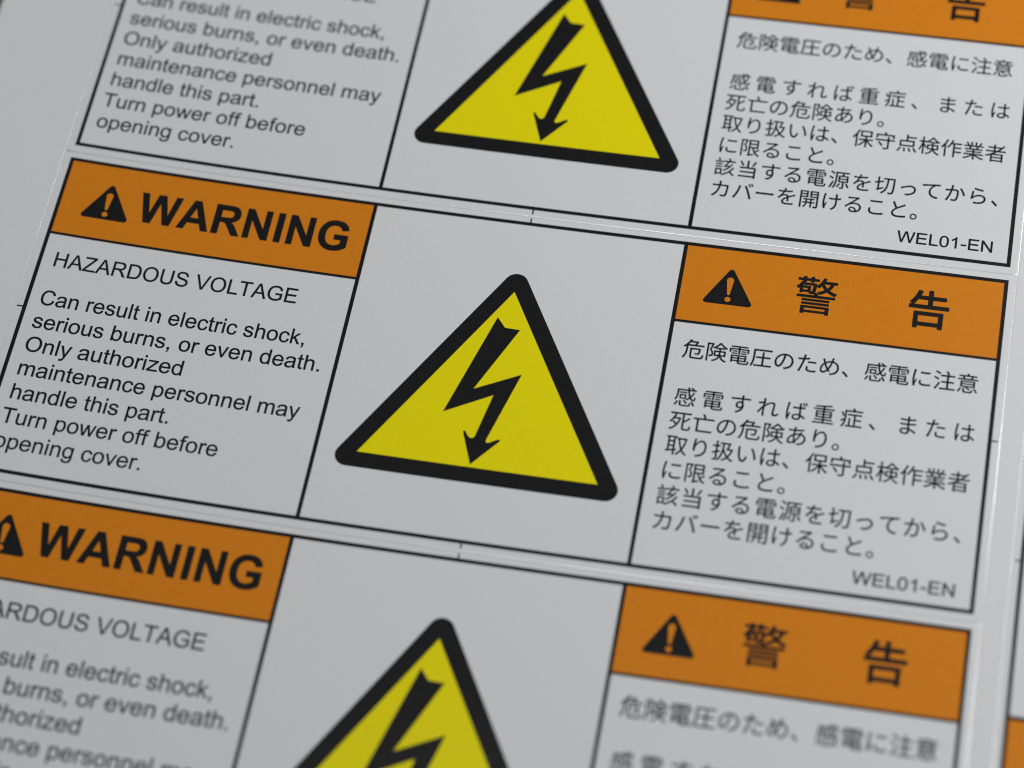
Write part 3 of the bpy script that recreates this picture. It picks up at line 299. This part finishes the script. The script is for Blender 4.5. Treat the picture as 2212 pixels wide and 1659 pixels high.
def round_poly(pts, r, n=10):
    """Polygon with rounded corners."""
    out = []
    k = len(pts)
    for i in range(k):
        a, b, c = Vector(pts[i - 1]), Vector(pts[i]), Vector(pts[(i + 1) % k])
        d1, d2 = (a - b).normalized(), (c - b).normalized()
        half = d1.angle(d2) / 2
        t = r / math.tan(half); ctr = b + (d1 + d2).normalized() * (r / math.sin(half))
        p, q = b + d1 * t, b + d2 * t
        a0 = math.atan2(p.y - ctr.y, p.x - ctr.x); a1 = math.atan2(q.y - ctr.y, q.x - ctr.x)
        da = (a1 - a0 + math.pi) % (2 * math.pi) - math.pi
        out += [(ctr.x + r * math.cos(a0 + da * j / n), ctr.y + r * math.sin(a0 + da * j / n)) for j in range(n + 1)]
    return out
def ellipse(cx, cy, rx, ry, n=28): return [(cx + rx * math.cos(2 * math.pi * i / n), cy + ry * math.sin(2 * math.pi * i / n)) for i in range(n)]

# ------------------------------------------------------------------ lettering
def parse(path, n=5):
    """Outline string -> polylines."""
    import re
    loops, cur, pos = [], [], (0, 0)
    for cmd, args in re.findall(r'([MLQCZ])([^MLQCZ]*)', path):
        v = [float(a) for a in args.split()]
        if cmd == 'M': cur = [(v[0], v[1])]; pos = cur[0]
        elif cmd == 'L': pos = (v[0], v[1]); cur.append(pos)
        elif cmd == 'Q':
            for i in range(1, n + 1):
                t = i / n; a, b, c = (1 - t) ** 2, 2 * t * (1 - t), t * t
                cur.append((a * pos[0] + b * v[0] + c * v[2], a * pos[1] + b * v[1] + c * v[3]))
            pos = (v[2], v[3])
        elif cmd == 'C':
            for i in range(1, n + 1):
                t = i / n; a, b, c, d = (1 - t) ** 3, 3 * t * (1 - t) ** 2, 3 * t * t * (1 - t), t ** 3
                cur.append((a * pos[0] + b * v[0] + c * v[2] + d * v[4], a * pos[1] + b * v[1] + c * v[3] + d * v[5]))
            pos = (v[4], v[5])
        elif cmd == 'Z':
            if len(cur) > 1 and math.dist(cur[0], cur[-1]) < 1e-6: cur.pop()
            loops.append(cur)
    return loops
def thicken(bm, loops, w):
    """Ink spread: a ribbon of half width w along every outline, a hair below the filled glyph."""
    k = 0
    for lp in loops:
        for i, b in enumerate(lp):
            a = lp[i - 1]
            dx, dy = b[0] - a[0], b[1] - a[1]; n = math.hypot(dx, dy)
            z = -0.0010 - 0.00012 * (k % 9); k += 1
            if n > 1e-6:
                ox, oy = -dy / n * w, dx / n * w
                bm.faces.new([bm.verts.new((x, y, z)) for x, y in ((a[0] + ox, a[1] + oy), (b[0] + ox, b[1] + oy),
                                                                   (b[0] - ox, b[1] - oy), (a[0] - ox, a[1] - oy))])
            bm.faces.new([bm.verts.new((x, y, z - 0.00006)) for x, y in ellipse(b[0], b[1], w, w, 6)])
def latin_line(font, text, left, right_edge, base, size):
    """Set a line so that its ink runs from left to right_edge (mm), baseline at base."""
    pen, glyphs = 0.0, []
    for ch in text:
        adv, path = font[ch]
        glyphs.append((pen, parse(path))); pen += adv
    xs = [p + x for p, ls in glyphs for l in ls for x, _ in l]
    k = (right_edge - left) / (max(xs) - min(xs)); ky = size / 2048.0; x0 = min(xs)
    return [[(left + (p + x - x0) * k, base - y * ky) for x, y in l] for p, ls in glyphs for l in ls]
def cjk_char(ch, cx, cy, w, h):
    return [[(cx + (x - 500) / 1000 * w, cy - (y - 372) / 1000 * h) for x, y in l] for l in parse(CJK[ch], 4)]
def cjk_line(text, x, pitch, cy, w=2.33, h=2.46):
    out = []
    for i, ch in enumerate(text): out += cjk_char(ch, x + i * pitch, cy, w, h)
    return out
def text_bm(lines, spread=0.0):
    """One mesh from several groups of glyph loops; spread (mm) thickens the strokes."""
    bm = bmesh.new()
    for k, loops in enumerate(lines):
        part = curve_mesh(loops)
        w = spread[k] if isinstance(spread, tuple) else spread
        if w: thicken(part, loops, w)
        me = bpy.data.meshes.new('tmp'); part.to_mesh(me); part.free()
        bm.from_mesh(me); bpy.data.meshes.remove(me)
    return bm

# ------------------------------------------------------------------ one warning label
W, H, PITCH = 100.0, 38.611, 40.238
D1, D2, HD = 33.4476, 66.635, 9.757          # cell dividers and the line under the headers
B = 0.41                                      # border line width
CUT_L, CUT_R, CUT_T, CUT_B = -0.90, 100.85, -0.74, H + 0.86
INK = 0.012
LABEL_GROUP = 'warning labels on the sticker sheet'

def slab(bm, x0, y0, x1, y1, outward=True, wide=0.122, bend=0.26, side=0.5):
    """Rounded, slightly lifted lip of a die cut round a rectangle (outward: the rectangle is the piece)."""
    sgn = 1 if outward else -1
    prof = [(wide - bend * math.sin(math.radians(t)), -bend * (1 - math.cos(math.radians(t)))) for t in (0, 5, 10, 15, 20, 24, 28)]
    prof += [(-0.002, -0.125)]
    rings = []
    for d, z in prof:
        d *= sgn
        rings.append([bm.verts.new((x, y, z)) for x, y in rect(x0 + d * side, y0 + d, x1 - d * side, y1 - d)])
    for a, b2 in zip(rings, rings[1:]):
        for i in range(4):
            j = (i + 1) % 4
            f = bm.faces.new((a[i], a[j], b2[j], b2[i]) if outward else (a[j], a[i], b2[i], b2[j]))
            f.material_index = 1
    return rings[0]

def alert_symbol(cx):
    """Solid triangle with an exclamation mark left open."""
    tri = round_poly([(cx - 2.72, 7.16), (cx, 2.50), (cx + 2.72, 7.16)], 0.30, 6)
    top, bot, wt, wb = 4.15, 5.82, 0.37, 0.15
    mark = [(cx + wt * math.cos(math.radians(a)), top + wt * math.sin(math.radians(a))) for a in range(180, 361, 15)]
    mark += [(cx + wb * math.cos(math.radians(a)), bot + wb * math.sin(math.radians(a))) for a in range(0, 181, 30)]
    return [tri, mark, ellipse(cx, 6.50, 0.31, 0.31)]

def build_label(place, label):
    root = bpy.data.objects.new('warning_label', None); C.objects.link(root)
    root.location = place.world(); root.empty_display_size = 0.01
    root['label'] = label; root['category'] = 'label'; root['group'] = LABEL_GROUP
    def put(name, bm, mat, parent, lift=None): return finish(bm, name, mat, place, parent, lift)
    bm = bmesh.new(); bm.faces.new(slab(bm, CUT_L, CUT_T, CUT_R, CUT_B))
    face = finish(bm, 'label_face', m_white, place, root, edge=m_lip)
    for f in face.data.polygons: f.use_smooth = True
    # black rules: border, cell dividers, header lines and the register ticks
    h2 = 0.15
    rules = [[rect(0, 0, W, H)] +
             [rect(B, B, D1 - B / 2, HD - h2), rect(B, HD + h2, D1 - B / 2, H - B),
              rect(D1 + B / 2, B, D2 - B / 2, H - B),
              rect(D2 + B / 2, B, W - B, HD - h2), rect(D2 + B / 2, HD + h2, W - B, H - B)]]
    put('border_lines', text_bm(rules), m_black, root, INK * 2)
    for t in (rect(-0.62, 19.15, 0, 19.31), rect(W, 19.18, W + 0.58, 19.34),
              rect(49.96, -0.52, 50.12, 0), rect(49.96, H, 50.12, H + 0.54)):
        put('register_tick', curve_mesh([t]), m_black, root, INK)
    # headers
    e = 0.06
    hb = put('header_band', curve_mesh([rect(B - e, B - e, D1 - B / 2 + e, HD - h2 + e)]), m_orange, root, INK)
    put('alert_symbol', curve_mesh(alert_symbol(5.37)), m_black, hb, INK * 2)
    put('signal_word', text_bm([latin_line(BOLD, 'WARNING', 8.74, 31.36, 6.70, 5.13)], 0.035), m_black, hb, INK * 2)
    hb = put('header_band', curve_mesh([rect(D2 + B / 2 - e, B - e, W - B + e, HD - h2 + e)]), m_orange, root, INK)
    put('alert_symbol', curve_mesh(alert_symbol(71.81)), m_black, hb, INK * 2)
    put('signal_word', text_bm([cjk_char('警', 80.74, 4.79, 4.5, 4.85), cjk_char('告', 92.28, 4.79, 4.5, 4.85)], (0.045, 0.085)), m_black, hb, INK * 2)
    # hazard sign
    cx = 49.92
    in_y0, in_y1, half = 8.84, 30.04, 12.24
    b_ = 1.76
    out = round_poly([(cx - half - b_ * 3 ** 0.5, in_y1 + b_), (cx, in_y0 - 2 * b_), (cx + half + b_ * 3 ** 0.5, in_y1 + b_)], 1.27, 14)
    hz = put('hazard_triangle', curve_mesh([out]), m_black, root, INK)
    put('yellow_panel', curve_mesh([[(cx - half, in_y1), (cx, in_y0), (cx + half, in_y1)]]), m_yellow, hz, INK * 2)
    bolt = [(48.78, 12.16), (49.74, 13.32), (51.33, 13.37), (47.90, 21.00), (52.46, 18.62),
            (50.29, 26.60), (50.26, 26.86), (50.36, 27.02), (50.60, 26.98), (51.44, 26.47), (51.63, 26.48), (51.66, 26.66),
            (49.20, 29.73), (47.80, 26.12), (47.83, 25.97), (47.98, 25.98),
            (48.42, 26.58), (48.66, 26.72), (48.90, 26.68), (49.06, 26.48), (50.05, 21.44), (45.34, 24.11)]
    put('lightning_bolt', curve_mesh([bolt]), m_black, hz, INK * 3)
    # wording
    put('heading_text', text_bm([latin_line(SANS, 'HAZARDOUS VOLTAGE', 1.76, 27.70, 13.84, 2.49)], 0.018), m_black, root, INK)
    body = [('Can result in electric shock,', 1.59, 29.62), ('serious burns, or even death.', 1.54, 31.86),
            ('Only authorized', 1.56, 18.07), ('maintenance personnel may', 1.63, 31.0),
            ('handle this part.', 1.65, 18.08), ('Turn power off before', 1.45, 23.83), ('opening cover.', 1.52, 16.63)]
    lines = [latin_line(SANS, s, a, c, 18.65 + 2.868 * i, 2.49) for i, (s, a, c) in enumerate(body)]
    put('body_text', text_bm(lines, 0.02), m_black, root, INK)
    put('heading_text', text_bm([cjk_line('危険電圧のため、感電に注意', 69.27, 2.3125, 13.0)], 0.016), m_black, root, INK)
    jl = [('感電すれば重症、または', 69.25, 2.795, 18.72), ('死亡の危険あり。', 69.17, 2.337, 21.58),
          ('取り扱いは、保守点検作業者', 69.20, 2.337, 24.40), ('に限ること。', 69.15, 2.337, 27.30),
          ('該当する電源を切ってから、', 69.19, 2.43, 30.15), ('カバーを開けること。', 69.13, 2.343, 33.03)]
    put('body_text', text_bm([cjk_line(*a) for a in jl], 0.016), m_black, root, INK)
    put('code_text', text_bm([latin_line(SANS, 'WEL01-EN', 88.12, 97.97, 37.08, 1.94)], 0.022), m_black, root, INK)
    return root

def copy_tree(o, parent=None):
    c = o.copy(); C.objects.link(c)
    if parent: c.parent = parent
    for ch in list(o.children): copy_tree(ch, c)
    return c

# ------------------------------------------------------------------ table and sticker sheet
X0, X1, Y0, Y1 = -12.75, 152.0, -46.0, 86.0
RX = 103.87                                   # the turned label's top edge
TURN_Y = 32.24 + 50.0                         # and the sheet height of its left end
bm = bmesh.new()
bm.faces.new([bm.verts.new((x, y, 0)) for x, y in ((-0.7, -0.5), (0.7, -0.5), (0.7, 0.5), (-0.7, 0.5))])
me = bpy.data.meshes.new('table_top'); bm.to_mesh(me); bm.free(); me.materials.append(m_table)
table = bpy.data.objects.new('table_top', me); C.objects.link(table)
table.location = (0, 0, -0.00042); table['kind'] = 'structure'

sheet_place = Place(0, 0)
sheet = bpy.data.objects.new('sticker_sheet', None); C.objects.link(sheet)
sheet.location = sheet_place.world(); sheet.empty_display_size = 0.01
sheet['label'] = 'large white glossy sticker sheet lying under all the warning labels'
sheet['category'] = 'sticker sheet'
bm = bmesh.new()
g = 0.22
top = [bm.verts.new((x, y, -0.125)) for x, y in rect(X0 - g, Y0 - g, X1 + g, Y1 + g)]
low = [bm.verts.new((x, y, -0.24)) for x, y in rect(X0 - g, Y0 - g, X1 + g, Y1 + g)]
bm.faces.new(top); bm.faces.new(low[::-1])
for i in range(4): bm.faces.new((top[i], low[i], low[(i + 1) % 4], top[(i + 1) % 4]))
finish(bm, 'backing_paper', m_liner, sheet_place, sheet)
# waste vinyl left around the labels: flat strips plus the lips of the die cuts
GAP = 0.008
ya, yb = CUT_T - PITCH - GAP, CUT_B + PITCH + GAP          # column of three labels
xa, xb = CUT_L - GAP, CUT_R + GAP
ta, tb = RX + CUT_T - GAP, RX + CUT_B + GAP                # turned label
tc0, tc1 = TURN_Y - CUT_R - GAP, TURN_Y - CUT_L + GAP
bm = bmesh.new()
q = 0.056
LIP = dict(wide=0.056, bend=0.12, side=1.0)
def strip(x0, y0, x1, y1): bm.faces.new([bm.verts.new((x, y, 0)) for x, y in rect(x0, y0, x1, y1)])
slab(bm, X0, Y0, X1, Y1, True, **LIP)
slab(bm, xa, ya, xb, yb, False, **LIP)
slab(bm, ta, tc0, tb, tc1, False, **LIP)
strip(X0 + q, Y0 + q, xa - q, Y1 - q)
strip(xa - q, Y0 + q, xb + q, ya - q); strip(xa - q, yb + q, xb + q, Y1 - q)
strip(xb + q, Y0 + q, ta - q, Y1 - q)
strip(ta - q, Y0 + q, tb + q, tc0 - q); strip(ta - q, tc1 + q, tb + q, Y1 - q)
strip(tb + q, Y0 + q, X1 - q, Y1 - q)
o = finish(bm, 'waste_vinyl', m_white, sheet_place, sheet, edge=m_lip)
for f in o.data.polygons: f.use_smooth = True

# ------------------------------------------------------------------ the labels
mid = build_label(Place(0, 0), 'whole warning label in the middle of the sheet, in sharp focus between two cropped ones')
for dy, text in ((-PITCH, 'warning label above the sharp middle one, its orange headers cut by the upper photo edge'),
                 (PITCH, 'blurred warning label below the sharp middle one, its wording cut by the lower photo edge')):
    o = copy_tree(mid)
    o.location = mid.location + Vector((0, -dy * S, 0))
    o['label'] = text
build_label(Place(RX, TURN_Y, True), 'warning label turned sideways at the right edge, only a sliver of its border showing')
